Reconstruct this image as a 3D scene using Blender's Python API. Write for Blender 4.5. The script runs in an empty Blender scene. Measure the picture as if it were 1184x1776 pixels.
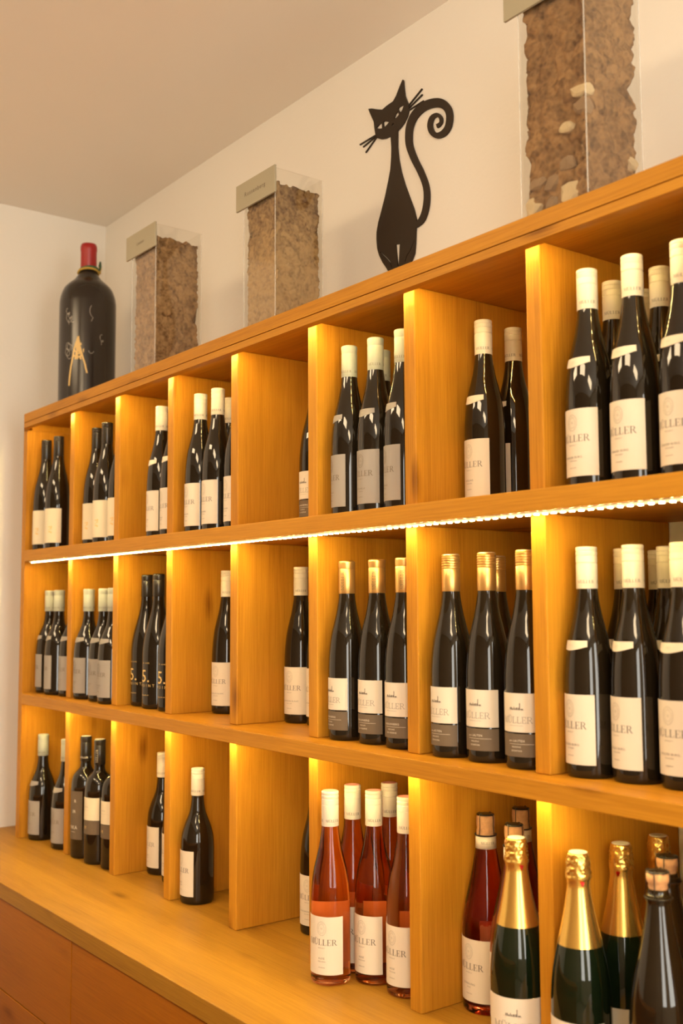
import bpy, bmesh, math, random
from mathutils import Vector, Matrix, noise
from mathutils.geometry import tessellate_polygon

random.seed(7)
SC = bpy.context.scene
COL = SC.collection

# ------------------------------------------------------------------ camera
cam_d = bpy.data.cameras.new('camera')
cam = bpy.data.objects.new('camera', cam_d)
COL.objects.link(cam)
CAM = Vector((3.255, -1.2446, 1.5898))
_r = Vector((0.603357, 0.797457, -0.004648)); _u = Vector((0.073001, -0.049427, 0.996106)); _f = Vector((-0.794123, 0.601348, 0.088037))
cam.matrix_world = Matrix(((_r.x, _u.x, -_f.x, CAM.x), (_r.y, _u.y, -_f.y, CAM.y), (_r.z, _u.z, -_f.z, CAM.z), (0, 0, 0, 1)))
cam_d.sensor_fit = 'VERTICAL'; cam_d.sensor_height = 36.0; cam_d.lens = 37.725
cam_d.clip_start = 0.05
cam_d.dof.use_dof = True; cam_d.dof.focus_distance = 2.15; cam_d.dof.aperture_fstop = 4.0
SC.camera = cam

# ------------------------------------------------------------------ world, lights, exposure
world = bpy.data.worlds.new('daylight'); SC.world = world; world.use_nodes = True
bg = world.node_tree.nodes['Background']
bg.inputs[0].default_value = (1.0, 0.95, 0.84, 1); bg.inputs[1].default_value = 11.5

def area(name, loc, direction, sx, sy, power, colour, portal=False):
    d = bpy.data.lights.new(name, 'AREA'); d.shape = 'RECTANGLE'; d.size = sx; d.size_y = sy
    d.energy = power; d.color = colour
    if portal: d.cycles.is_portal = True
    o = bpy.data.objects.new(name, d); COL.objects.link(o); o.location = loc
    o.rotation_euler = Vector(direction).to_track_quat('-Z', 'Y').to_euler()
    return o
WARM = (1.0, 0.74, 0.44)
area('ceiling_lamp', (0.75, -1.75, 2.90), (0, 0.25, -1), 0.9, 0.5, 33, WARM)
area('ceiling_lamp', (2.35, -1.85, 2.90), (0, 0.25, -1), 0.9, 0.5, 33, WARM)
area('ceiling_lamp', (4.00, -1.90, 2.90), (0, 0.25, -1), 0.9, 0.5, 33, WARM)
area('window_portal', (5.22, -0.62, 1.70), (-1, 0, 0), 1.0, 1.7, 1, (1, 1, 1), True)
area('window_portal', (5.22, -2.60, 1.70), (-1, 0, 0), 1.2, 1.7, 1, (1, 1, 1), True)

vs = SC.view_settings
vs.view_transform = 'Standard'; vs.look = 'None'; vs.exposure = 0.0; vs.gamma = 1.0; vs.use_curve_mapping = False
SC.display_settings.display_device = 'sRGB'
SC.cycles.max_bounces = 10; SC.cycles.transparent_max_bounces = 24; SC.cycles.transmission_bounces = 10
SC.cycles.sample_clamp_indirect = 6.0; SC.cycles.use_denoising = True

# ------------------------------------------------------------------ materials
def new_mat(name):
    m = bpy.data.materials.new(name); m.use_nodes = True
    return m, m.node_tree.nodes, m.node_tree.links, m.node_tree.nodes['Principled BSDF']

def plain(name, col, rough=0.5, metal=0.0, spec=0.5, bump=0.0, bscale=200.0, var=0.0):
    m, N, L, B = new_mat(name)
    B.inputs['Base Color'].default_value = (*col, 1); B.inputs['Roughness'].default_value = rough
    B.inputs['Metallic'].default_value = metal; B.inputs['Specular IOR Level'].default_value = spec
    if bump or var:
        tc = N.new('ShaderNodeTexCoord'); nz = N.new('ShaderNodeTexNoise'); nz.inputs['Scale'].default_value = bscale
        nz.inputs['Detail'].default_value = 4
        L.new(tc.outputs['Object'], nz.inputs['Vector'])
        if bump:
            bp = N.new('ShaderNodeBump'); bp.inputs['Strength'].default_value = bump; bp.inputs['Distance'].default_value = 0.002
            L.new(nz.outputs[0], bp.inputs['Height']); L.new(bp.outputs[0], B.inputs['Normal'])
        if var:
            mx = N.new('ShaderNodeMix'); mx.data_type = 'RGBA'
            mx.inputs[6].default_value = (*[c * (1 - var) for c in col], 1); mx.inputs[7].default_value = (*[min(1, c * (1 + var)) for c in col], 1)
            L.new(nz.outputs[0], mx.inputs[0]); L.new(mx.outputs[2], B.inputs['Base Color'])
    return m

def wood(name, axis, base=(0.53, 0.232, 0.018), rough=0.42):
    """oiled oak; the grain runs along the given axis of the board"""
    m, N, L, B = new_mat(name)
    tc = N.new('ShaderNodeTexCoord'); oi = N.new('ShaderNodeObjectInfo')
    off = N.new('ShaderNodeVectorMath'); off.operation = 'SCALE'; off.inputs[0].default_value = (7.1, 13.7, 5.3)
    L.new(oi.outputs['Random'], off.inputs[3])
    add = N.new('ShaderNodeVectorMath'); add.operation = 'ADD'
    L.new(tc.outputs['Object'], add.inputs[0]); L.new(off.outputs[0], add.inputs[1])
    sc_f = {'x': (3.0, 120, 120), 'z': (120, 120, 3.0)}[axis]; sc_b = {'x': (0.9, 9, 9), 'z': (9, 9, 0.9)}[axis]
    def mapped(scale):
        mp = N.new('ShaderNodeMapping'); mp.inputs['Scale'].default_value = scale; L.new(add.outputs[0], mp.inputs['Vector']); return mp
    fine = N.new('ShaderNodeTexNoise'); fine.inputs['Scale'].default_value = 3.0; fine.inputs['Detail'].default_value = 8; fine.inputs['Distortion'].default_value = 0.25; fine.inputs['Roughness'].default_value = 0.62
    L.new(mapped(sc_f).outputs[0], fine.inputs['Vector'])
    broad = N.new('ShaderNodeTexNoise'); broad.inputs['Scale'].default_value = 1.6; broad.inputs['Detail'].default_value = 3; broad.inputs['Distortion'].default_value = 1.2
    L.new(mapped(sc_b).outputs[0], broad.inputs['Vector'])
    # glued staves about 45 mm wide, each a little different in tone
    sep = N.new('ShaderNodeSeparateXYZ'); L.new(add.outputs[0], sep.inputs[0])
    mul = N.new('ShaderNodeMath'); mul.operation = 'MULTIPLY'; mul.inputs[1].default_value = 15.0; L.new(sep.outputs[1], mul.inputs[0])
    fl = N.new('ShaderNodeMath'); fl.operation = 'FLOOR'; L.new(mul.outputs[0], fl.inputs[0])
    wn = N.new('ShaderNodeTexWhiteNoise'); wn.noise_dimensions = '1D'; L.new(fl.outputs[0], wn.inputs['W'])
    # knots
    sc_k = {'x': (1.6, 4.5, 4.5), 'z': (4.5, 4.5, 1.6)}[axis]
    vo = N.new('ShaderNodeTexVoronoi'); vo.inputs['Scale'].default_value = 1.9; L.new(mapped(sc_k).outputs[0], vo.inputs['Vector'])
    kn = N.new('ShaderNodeMapRange'); kn.inputs[1].default_value = 0.03; kn.inputs[2].default_value = 0.17; kn.inputs[3].default_value = 1.0; kn.inputs[4].default_value = 0.0
    L.new(vo.outputs['Distance'], kn.inputs[0])
    def math(op, a, b):
        n = N.new('ShaderNodeMath'); n.operation = op
        for i, v in enumerate((a, b)):
            if isinstance(v, (int, float)): n.inputs[i].default_value = v
            else: L.new(v, n.inputs[i])
        return n.outputs[0]
    t = math('ADD', math('MULTIPLY', fine.outputs[0], 0.66), math('MULTIPLY', broad.outputs[0], 0.46))
    t = math('ADD', t, math('MULTIPLY', math('SUBTRACT', wn.outputs[0], 0.5), 0.16))
    t = math('SUBTRACT', t, math('MULTIPLY', kn.outputs[0], 0.38))
    rp = N.new('ShaderNodeValToRGB')
    e = rp.color_ramp.elements
    e[0].position = 0.14; e[0].color = (base[0] * .38, base[1] * .30, base[2] * .22, 1)
    e[1].position = 0.78; e[1].color = (base[0] * 1.16, base[1] * 1.2, base[2] * 1.25, 1)
    mid = e.new(0.46); mid.color = (base[0] * .88, base[1] * .84, base[2] * .8, 1)
    L.new(t, rp.inputs[0]); L.new(rp.outputs[0], B.inputs['Base Color'])
    B.inputs['Roughness'].default_value = rough; B.inputs['Specular IOR Level'].default_value = 0.16
    bp = N.new('ShaderNodeBump'); bp.inputs['Strength'].default_value = 0.12; bp.inputs['Distance'].default_value = 0.001
    L.new(fine.outputs[0], bp.inputs['Height']); L.new(bp.outputs[0], B.inputs['Normal'])
    return m

def clear(name, tint, rough=0.02, ior=1.45, gl=1.0):
    """thin clear sheet: tinted see-through with Fresnel reflection"""
    m = bpy.data.materials.new(name); m.use_nodes = True
    N, L = m.node_tree.nodes, m.node_tree.links; N.clear()
    out = N.new('ShaderNodeOutputMaterial'); mix = N.new('ShaderNodeMixShader'); lw = N.new('ShaderNodeLayerWeight'); lw.inputs[0].default_value = 0.5; pw = N.new('ShaderNodeMath'); pw.operation = 'POWER'; pw.inputs[1].default_value = 5.0
    fr = N.new('ShaderNodeMath'); fr.operation = 'MULTIPLY_ADD'; f0 = ((ior - 1) / (ior + 1)) ** 2; fr.inputs[1].default_value = 1 - f0; fr.inputs[2].default_value = f0
    L.new(lw.outputs['Facing'], pw.inputs[0]); L.new(pw.outputs[0], fr.inputs[0])
    tr = N.new('ShaderNodeBsdfTransparent'); tr.inputs[0].default_value = (*tint, 1)
    gs = N.new('ShaderNodeBsdfGlossy'); gs.inputs['Color'].default_value = (gl, gl, gl, 1); gs.inputs['Roughness'].default_value = rough
    L.new(fr.outputs[0], mix.inputs[0]); L.new(tr.outputs[0], mix.inputs[1]); L.new(gs.outputs[0], mix.inputs[2]); L.new(mix.outputs[0], out.inputs[0])
    return m

def liquid(name, tint, ior=1.38):
    m, N, L, B = new_mat(name)
    B.inputs['Base Color'].default_value = (*tint, 1); B.inputs['Roughness'].default_value = 0.0
    B.inputs['Transmission Weight'].default_value = 1.0; B.inputs['IOR'].default_value = ior
    return m

def edge_mat():
    m, N, L, B = new_mat('acrylic_highlight'); B.inputs['Base Color'].default_value = (.9, .88, .82, 1); B.inputs['Roughness'].default_value = .12
    B.inputs['Alpha'].default_value = .28; return m

def emit(name, col, strength):
    m = bpy.data.materials.new(name); m.use_nodes = True
    N, L = m.node_tree.nodes, m.node_tree.links; N.clear()
    out = N.new('ShaderNodeOutputMaterial'); em = N.new('ShaderNodeEmission')
    em.inputs[0].default_value = (*col, 1); em.inputs[1].default_value = strength
    L.new(em.outputs[0], out.inputs[0]); return m

def soil_mat(name, dark, light, layer=0.0, h=0.38):
    m, N, L, B = new_mat(name)
    tc = N.new('ShaderNodeTexCoord')
    n1 = N.new('ShaderNodeTexNoise'); n1.inputs['Scale'].default_value = 38; n1.inputs['Detail'].default_value = 9; n1.inputs['Roughness'].default_value = 0.72
    n2 = N.new('ShaderNodeTexVoronoi'); n2.inputs['Scale'].default_value = 120
    for n in (n1, n2): L.new(tc.outputs['Object'], n.inputs['Vector'])
    mx = N.new('ShaderNodeMath'); mx.operation = 'MULTIPLY_ADD'; mx.inputs[1].default_value = 0.35; L.new(n2.outputs['Distance'], mx.inputs[0]); L.new(n1.outputs[0], mx.inputs[2])
    src = mx.outputs[0]
    if layer:
        sp = N.new('ShaderNodeSeparateXYZ'); L.new(tc.outputs['Object'], sp.inputs[0])
        mr = N.new('ShaderNodeMapRange'); mr.inputs[1].default_value = h * .45; mr.inputs[2].default_value = h * .85; mr.inputs[3].default_value = layer; mr.inputs[4].default_value = -layer
        L.new(sp.outputs[2], mr.inputs[0])
        ad = N.new('ShaderNodeMath'); ad.operation = 'ADD'; L.new(src, ad.inputs[0]); L.new(mr.outputs[0], ad.inputs[1]); src = ad.outputs[0]
    rp = N.new('ShaderNodeValToRGB'); rp.color_ramp.elements[0].position = 0.46; rp.color_ramp.elements[0].color = (*dark, 1)
    rp.color_ramp.elements[1].position = 0.98; rp.color_ramp.elements[1].color = (*light, 1)
    vc = N.new('ShaderNodeTexVoronoi'); vc.inputs['Scale'].default_value = 62; L.new(tc.outputs['Object'], vc.inputs['Vector'])
    sp2 = N.new('ShaderNodeSeparateColor'); L.new(vc.outputs['Color'], sp2.inputs[0])
    ad2 = N.new('ShaderNodeMath'); ad2.operation = 'MULTIPLY_ADD'; ad2.inputs[1].default_value = .26; L.new(sp2.outputs[0], ad2.inputs[0]); L.new(src, ad2.inputs[2]); src = ad2.outputs[0]
    L.new(src, rp.inputs[0]); L.new(rp.outputs[0], B.inputs['Base Color'])
    B.inputs['Roughness'].default_value = 0.95; B.inputs['Specular IOR Level'].default_value = 0.1
    bp = N.new('ShaderNodeBump'); bp.inputs['Strength'].default_value = 0.9; bp.inputs['Distance'].default_value = 0.004
    L.new(n1.outputs[0], bp.inputs['Height']); L.new(bp.outputs[0], B.inputs['Normal'])
    return m

WX, WZ = wood('oak_along_x', 'x'), wood('oak_along_z', 'z')
WXC = wood('oak_cabinet_dimmed', 'x', (0.40, 0.135, 0.009))  # browner oak, with part of the shade below the worktop in its colour
WXT = wood('oak_worktop', 'x', (0.40, 0.195, 0.022))
PLASTER = plain('plaster', (0.86, 0.82, 0.745), 0.9, spec=0.1, bump=0.25, bscale=90)
FRONT_DIM = plain('dimmed_front_wall', (0.30, 0.215, 0.14), 0.8, spec=0.2)  # unseen front wall, darkened to cut bounce light and bottle reflections
CEIL = plain('ceiling_paint', (0.91, 0.87, 0.79), 0.95, spec=0.05)
FLOOR = plain('floor_tile', (0.30, 0.22, 0.15), 0.5, var=0.15, bscale=6)
G_DARK = plain('dark_bottle_glass', (0.012, 0.008, 0.004), 0.035, spec=0.52)
G_GREEN = plain('green_bottle_glass', (0.005, 0.010, 0.004), 0.04, spec=0.5)
G_MATT = plain('dusty_bottle_glass', (0.022, 0.016, 0.012), 0.22, spec=0.5)
ROSE = liquid('rose_wine_glass', (1.0, 0.46, 0.20))
ROSE2 = liquid('dark_rose_wine_glass', (0.85, 0.22, 0.10))
EDGE = edge_mat()
ACRYL = clear('clear_acrylic', (0.965, 0.965, 0.955), 0.02, 1.49)
WHITE = plain('white_paper', (0.75, 0.66, 0.53), 0.6, spec=0.25)
CREAM = plain('cream_paper', (0.80, 0.70, 0.50), 0.6, spec=0.25)
GREYP = plain('grey_paper', (0.35, 0.315, 0.275), 0.6, spec=0.25)
BROWNP = plain('brown_paper', (0.155, 0.115, 0.075), 0.6, spec=0.25)
CAPW = plain('white_cap', (0.78, 0.71, 0.58), 0.35)
CAPG = plain('grey_capsule', (0.42, 0.44, 0.36), 0.4)
CAPB = plain('black_cap', (0.022, 0.018, 0.014), 0.25)
CAPR = plain('pink_cap_top', (0.75, 0.30, 0.25), 0.4)
GOLD = plain('gold_capsule', (0.80, 0.50, 0.17), 0.34, metal=0.85)
FOIL = plain('gold_foil', (0.86, 0.56, 0.14), 0.27, metal=0.92, bump=0.0)
CORK = plain('cork', (0.50, 0.27, 0.13), 0.85, bump=0.5, bscale=160, var=0.35)
WIRE = plain('dark_wire', (0.03, 0.025, 0.02), 0.35, metal=0.6)
REDW = plain('red_wax', (0.36, 0.012, 0.012), 0.35)
RED = plain('red_tear_tab', (0.7, 0.03, 0.02), 0.4)
INK = plain('brown_ink', (0.15, 0.115, 0.075), 0.6)
INKL = plain('pale_ink', (0.52, 0.46, 0.36), 0.6)
INKG = plain('grey_brown_ink', (0.20, 0.165, 0.13), 0.6)
INKW = plain('white_ink', (0.75, 0.68, 0.55), 0.6)
INKGOLD = plain('gold_ink', (0.80, 0.55, 0.20), 0.45)
INKS = plain('silver_ink', (0.42, 0.39, 0.33), 0.5)
PLATE = plain('frosted_plate', (0.38, 0.34, 0.235), 0.45)
CATB = plain('black_cat_sheet', (0.030, 0.018, 0.009), 0.55, spec=0.3)
TAPE = emit('led_strip_glow', (1.0, 0.78, 0.34), 1.6)
CHIP = emit('led_chip_glow', (1.0, 0.74, 0.26), 340.0)
CLOTH_G = plain('green_ribbon', (0.05, 0.12, 0.06), 0.8)
CLOTH_Y = plain('yellow_ribbon', (0.55, 0.36, 0.06), 0.8)
FRAME = plain('window_frame_paint', (0.75, 0.73, 0.68), 0.4)

# ------------------------------------------------------------------ mesh helpers
def mesh_obj(name, bm, mat, parent=None, smooth=False, me=None):
    if me is None:
        me = bpy.data.meshes.new(name); bm.normal_update(); bm.to_mesh(me); bm.free()
        me.materials.append(mat)
        if smooth:
            for p in me.polygons: p.use_smooth = True
    o = bpy.data.objects.new(name, me); COL.objects.link(o)
    if parent is not None: o.parent = parent
    return o

def empty(name, loc, label, cat, group=None, rz=0.0):
    o = bpy.data.objects.new(name, None); COL.objects.link(o); o.empty_display_size = 0.05
    o.location = loc; o.rotation_euler = (0, 0, rz); o['label'] = label; o['category'] = cat
    if group: o['group'] = group
    return o

def structure(name, bm, mat):
    o = mesh_obj(name, bm, mat); o['kind'] = 'structure'; return o

def add_box(bm, x0, x1, y0, y1, z0, z1):
    vs_ = [bm.verts.new(p) for p in ((x0, y0, z0), (x1, y0, z0), (x1, y1, z0), (x0, y1, z0), (x0, y0, z1), (x1, y0, z1), (x1, y1, z1), (x0, y1, z1))]
    for f in ((0, 3, 2, 1), (4, 5, 6, 7), (0, 1, 5, 4), (1, 2, 6, 5), (2, 3, 7, 6), (3, 0, 4, 7)): bm.faces.new([vs_[i] for i in f])

def box_bm(x0, x1, y0, y1, z0, z1, bev=0.0):
    bm = bmesh.new(); add_box(bm, x0, x1, y0, y1, z0, z1)
    if bev: bmesh.ops.bevel(bm, geom=bm.edges[:], offset=bev, segments=2, profile=0.5, affect='EDGES')
    return bm

def add_prism(bm, plan, z0, z1):
    """vertical prism over a plan polygon (x, y), counter-clockwise"""
    n = len(plan); lo = [bm.verts.new((x, y, z0)) for x, y in plan]; hi = [bm.verts.new((x, y, z1)) for x, y in plan]
    bm.faces.new(lo[::-1]); bm.faces.new(hi)
    for i in range(n): bm.faces.new((lo[i], lo[(i + 1) % n], hi[(i + 1) % n], hi[i]))

def prism_bm(plan, z0, z1, bev=0.0):
    bm = bmesh.new(); add_prism(bm, plan, z0, z1)
    if bev: bmesh.ops.bevel(bm, geom=bm.edges[:], offset=bev, segments=2, profile=0.5, affect='EDGES')
    return bm

def add_lathe(bm, prof, seg=40):
    rings = []
    for r, z in prof:
        if r < 1e-6: rings.append([bm.verts.new((0, 0, z))])
        else: rings.append([bm.verts.new((r * math.cos(2 * math.pi * i / seg), r * math.sin(2 * math.pi * i / seg), z)) for i in range(seg)])
    for a, b in zip(rings, rings[1:]):
        for i in range(seg):
            j = (i + 1) % seg
            if len(a) == 1 and len(b) == 1: continue
            if len(a) == 1: bm.faces.new((a[0], b[j], b[i])[::-1] if False else (a[0], b[j], b[i]))
            elif len(b) == 1: bm.faces.new((a[i], a[j], b[0]))
            else: bm.faces.new((a[i], a[j], b[j], b[i]))

def lathe_bm(prof, seg=40):
    bm = bmesh.new(); add_lathe(bm, [(r / 1000, z / 1000) for r, z in prof], seg); bmesh.ops.recalc_face_normals(bm, faces=bm.faces); return bm

def smooth_prof(pts, sub=4):
    """Catmull-Rom through (r, z) points listed bottom to top"""
    out = []
    P = [pts[0]] + pts + [pts[-1]]
    for i in range(1, len(P) - 2):
        for k in range(sub):
            t = k / sub
            q = []
            for c in (0, 1):
                a, b, d, e = P[i - 1][c], P[i][c], P[i + 1][c], P[i + 2][c]
                q.append(0.5 * (2 * b + (d - a) * t + (2 * a - 5 * b + 4 * d - e) * t * t + (3 * b - a - 3 * d + e) * t ** 3))
            out.append(tuple(q))
    out.append(pts[-1]); return out

def rad_at(prof, z):
    best = None
    for (r0, z0), (r1, z1) in zip(prof, prof[1:]):
        if z0 <= z <= z1 and z1 > z0: best = r0 + (r1 - r0) * (z - z0) / (z1 - z0)
    return best if best is not None else prof[-1][0]

def add_patch(bm, prof, a0, a1, zlo, zhi, off=0.35, na=26, nz=1):
    """paper patch wrapped on a lathed profile; angles in degrees from the front (-y), mm heights"""
    lo = zlo if callable(zlo) else (lambda a: zlo)
    hi = zhi if callable(zhi) else (lambda a: zhi)
    grid = []
    for i in range(na + 1):
        a = a0 + (a1 - a0) * i / na; s, c = math.sin(math.radians(a)), math.cos(math.radians(a)); col = []
        for k in range(nz + 1):
            z = lo(a) + (hi(a) - lo(a)) * k / nz; r = rad_at(prof, z) + off
            col.append(((r * s / 1000, -r * c / 1000, z / 1000), ((r - 2 * off) * s / 1000, -(r - 2 * off) * c / 1000, z / 1000)))
        grid.append(col)
    O = [[bm.verts.new(p[0]) for p in col] for col in grid]
    for i in range(na):
        for k in range(nz): bm.faces.new((O[i][k], O[i + 1][k], O[i + 1][k + 1], O[i][k + 1]))
    rim = [(i, 0) for i in range(na + 1)] + [(na, k) for k in range(1, nz + 1)] + [(i, nz) for i in range(na - 1, -1, -1)] + [(0, k) for k in range(nz - 1, 0, -1)]
    inner = [bm.verts.new(grid[i][k][1]) for i, k in rim]
    for q in range(len(rim)):
        w = (q + 1) % len(rim); a, b = O[rim[q][0]][rim[q][1]], O[rim[w][0]][rim[w][1]]
        bm.faces.new((b, a, inner[q], inner[w]))

def patch_bm(*a, **k):
    bm = bmesh.new(); add_patch(bm, *a, **k); return bm

# ---- lettering: a hand-drawn serif alphabet for the winery name, the built-in font for the rest
def rect(x0, y0, x1, y1): return [(x0, y0), (x1, y0), (x1, y1), (x0, y1)]
def arcband(cx, cy, rx0, ry0, rx1, ry1, d0, d1, n=9):
    out = []
    for i in range(n):
        a, b = math.radians(d0 + (d1 - d0) * i / n), math.radians(d0 + (d1 - d0) * (i + 1) / n)
        out.append([(cx + rx0 * math.cos(a), cy + ry0 * math.sin(a)), (cx + rx1 * math.cos(a), cy + ry1 * math.sin(a)),
                    (cx + rx1 * math.cos(b), cy + ry1 * math.sin(b)), (cx + rx0 * math.cos(b), cy + ry0 * math.sin(b))])
    return out
def serif_glyph(ch, T=0.15, t=0.05):
    s = 0.045
    if ch == 'M':
        return 1.08, [rect(.11, 0, .11 + t, 1), rect(.80, 0, .80 + T, 1), [(.10, 1), (.10 + T, 1), (.55, .03), (.47, .03)], [(.80, 1), (.83, 1), (.54, .03), (.49, .03)],
                      rect(0, 0, .27, s), rect(.70, 0, 1.05, s), rect(0, 1 - s, .2, 1), rect(.8, 1 - s, 1.05, 1)]
    if ch == 'Ü':
        return .92, [rect(.10, .28, .10 + T, 1), rect(.72, .28, .72 + t, 1), rect(0, 1 - s, .36, 1), rect(.60, 1 - s, .88, 1), rect(.24, 1.10, .35, 1.22), rect(.52, 1.10, .63, 1.22)] \
            + arcband(.435, .29, .335 - T * .9, .29 - t, .335, .29, 180, 360, 12)
    if ch == 'L':
        return .74, [rect(.09, 0, .09 + T, 1), rect(0, 0, .68, s), rect(.63, 0, .68, .28), rect(0, 1 - s, .34, 1)]
    if ch == 'E':
        return .76, [rect(.09, 0, .09 + T, 1), rect(0, 0, .68, s), rect(0, 1 - s, .66, 1), rect(.2, .48, .5, .48 + s), rect(.63, 0, .68, .27), rect(.61, .75, .66, 1), rect(.47, .38, .51, .62)]
    if ch == 'R':
        return .90, [rect(.09, 0, .09 + T, 1), rect(0, 0, .33, s), rect(0, 1 - s, .42, 1), rect(.2, .47, .42, .47 + s), [(.36, .49), (.36 + T, .49), (.86, 0), (.86 - T * 1.1, 0)], rect(.68, 0, .92, s)] \
            + arcband(.40, .735, .30 - T, .265 - t, .30, .265, -90, 90, 10)
def serif_text(word, h, T=0.15, t=0.05, gap=0.06):
    polys, x = [], 0.0
    for ch in word:
        w, g = serif_glyph(ch, T, t)
        polys += [[(x + px, py) for px, py in q] for q in g]; x += w + gap
    x -= gap
    return [[((px - x / 2) * h, py * h) for px, py in q] for q in polys], x * h

_fc = {}
def font_polys(text, size, space=1.0):
    key = (text, space)
    if key not in _fc:
        cu = bpy.data.curves.new('text_curve', 'FONT'); cu.body = text; cu.size = 1.0; cu.align_x = 'CENTER'; cu.resolution_u = 2; cu.space_character = space
        ob = bpy.data.objects.new('text_curve', cu); COL.objects.link(ob)
        dg = bpy.context.evaluated_depsgraph_get(); me = bpy.data.meshes.new_from_object(ob.evaluated_get(dg))
        _fc[key] = [[(me.vertices[i].co.x, me.vertices[i].co.y) for i in p.vertices] for p in me.polygons]
        bpy.data.meshes.remove(me); bpy.data.objects.remove(ob); bpy.data.curves.remove(cu)
    return [[(x * size, y * size) for x, y in q] for q in _fc[key]]

def wrap_polys(bm, polys, prof, z0, phi0=0.0, off=0.62, rref=None, vertical=False):
    """wrap flat polygons (s, z in mm) round the profile, centred on angle phi0"""
    rr = rref or rad_at(prof, z0)
    for q in polys:
        vs_ = []
        for s, z in q:
            if vertical: s, z = -z, s
            a = s / rr + math.radians(phi0); r = rad_at(prof, z0 + z) + off
            vs_.append(bm.verts.new((r * math.sin(a) / 1000, -r * math.cos(a) / 1000, (z0 + z) / 1000)))
        try: bm.faces.new(vs_)
        except ValueError: pass

# ------------------------------------------------------------------ room
XL, XR, YB, YF, ZC = -0.1647, 5.2, 0.3129, -3.6, 2.9225
structure('floor', box_bm(XL - .1, XR + .1, YF - .1, YB + .1, -0.1, 0.0), FLOOR)
structure('ceiling', box_bm(XL - .1, XR + .1, YF - .1, YB + .1, ZC, ZC + 0.1), CEIL)
structure('wall_back', box_bm(XL - .1, XR + .1, YB, YB + .1, 0, ZC), PLASTER)
structure('wall_left', box_bm(XL - .1, XL, YF, YB, 0, ZC), PLASTER)
structure('wall_front', box_bm(XL - .1, XR + .1, YF - .1, YF, 0, ZC), FRONT_DIM)
bm = bmesh.new()   # right wall with two window openings
WIN = ((-1.12, -0.12), (-3.2, -2.0)); WZ0, WZ1 = 0.85, 2.55
ys = [YF, WIN[1][0], WIN[1][1], WIN[0][0], WIN[0][1], YB]
for i in range(0, 5, 2): add_box(bm, XR, XR + .1, ys[i], ys[i + 1], 0, ZC)
for a, b in WIN: add_box(bm, XR, XR + .1, a, b, 0, WZ0); add_box(bm, XR, XR + .1, a, b, WZ1, ZC)
structure('wall_right', bm, PLASTER)
for n, (a, b) in enumerate(WIN):
    bm = bmesh.new(); w = .05
    add_box(bm, XR + .02, XR + .07, a, a + w, WZ0, WZ1); add_box(bm, XR + .02, XR + .07, b - w, b, WZ0, WZ1)
    add_box(bm, XR + .02, XR + .07, a + w, b - w, WZ0, WZ0 + w); add_box(bm, XR + .02, XR + .07, a + w, b - w, WZ1 - w, WZ1)
    m_ = (a + b) / 2; add_box(bm, XR + .03, XR + .06, m_ - .025, m_ + .025, WZ0 + w, WZ1 - w)
    structure('window_%d' % (n + 1), bm, FRAME)

# ------------------------------------------------------------------ worktop and base cabinet
XE = 2.73                      # right end of the wine rack
O_ = 0.0487                    # how far the shelves stand out in front of the dividers
CT = 0.9                       # worktop height
wt = mesh_obj('worktop', box_bm(XL, 3.05, -0.255, YB, 0.8613, CT, .0015), WXT)
wt['label'] = 'long honey oak worktop running under the whole wine rack'; wt['category'] = 'worktop'
cab = empty('base_cabinet', (1.4, 0.03, 0), 'brown oak base cabinet with flat drawer fronts below the worktop', 'cabinet')
def child_box(name, par, x0, x1, y0, y1, z0, z1, mat, bev=.0012):
    l = par.location; cx, cy, cz = (x0 + x1) / 2, (y0 + y1) / 2, (z0 + z1) / 2
    o = mesh_obj(name, box_bm(x0 - cx, x1 - cx, y0 - cy, y1 - cy, z0 - cz, z1 - cz, bev), mat, par)
    o.location = (cx - l.x, cy - l.y, cz - l.z); return o
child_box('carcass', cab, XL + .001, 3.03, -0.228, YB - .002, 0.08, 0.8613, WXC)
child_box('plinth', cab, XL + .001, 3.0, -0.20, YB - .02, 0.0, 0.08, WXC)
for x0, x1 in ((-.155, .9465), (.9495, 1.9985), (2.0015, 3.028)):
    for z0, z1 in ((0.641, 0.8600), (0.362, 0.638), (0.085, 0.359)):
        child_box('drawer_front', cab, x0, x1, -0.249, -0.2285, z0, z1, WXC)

# added counter out of view; it shades the cabinet front
tc_ = empty('shade_counter', (1.2, -0.98, 0), 'unseen dark counter added to shade the cabinet front', 'counter')
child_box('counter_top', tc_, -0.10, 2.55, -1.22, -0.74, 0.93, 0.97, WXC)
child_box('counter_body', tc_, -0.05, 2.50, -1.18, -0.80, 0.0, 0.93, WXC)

# ------------------------------------------------------------------ wine rack
rack = empty('wine_rack', (1.35, 0.13, CT), 'large honey oak wine rack of three rows of square compartments', 'shelf')
RL = rack.location
ZS2B, ZS2T, ZS1B, ZS1T, ZC1, ZTOP = 1.3050, 1.3346, 1.7314, 1.7644, 2.1636, 2.1865
def rack_prism(name, plan, z0, z1, mat, bev=.0012, extra=()):
    cx = sum(p[0] for p in plan) / len(plan); cy = sum(p[1] for p in plan) / len(plan)
    bm = prism_bm([(x - cx, y - cy) for x, y in plan], z0 - z0, z1 - z0, bev)
    for pl, a, b in extra: add_prism(bm, [(x - cx, y - cy) for x, y in pl], a - z0, b - z0)
    o = mesh_obj(name, bm, mat, rack); o.location = (cx - RL.x, cy - RL.y, z0 - RL.z); return o
child_box('side_panel', rack, 0.0, 0.030, -0.027, YB, CT, 2.1428, WZ)
child_box('panel_top', rack, 0.0, 0.030, -0.0115, YB, 2.1428, ZC1, WZ, .0003)
child_box('side_panel', rack, XE, XE + .030, -0.027, YB, CT, 2.1428, WZ)
shelf_plan = [(.030, YB), (.030, -.027), (.086, -O_), (XE, -O_), (XE, YB)]
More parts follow.
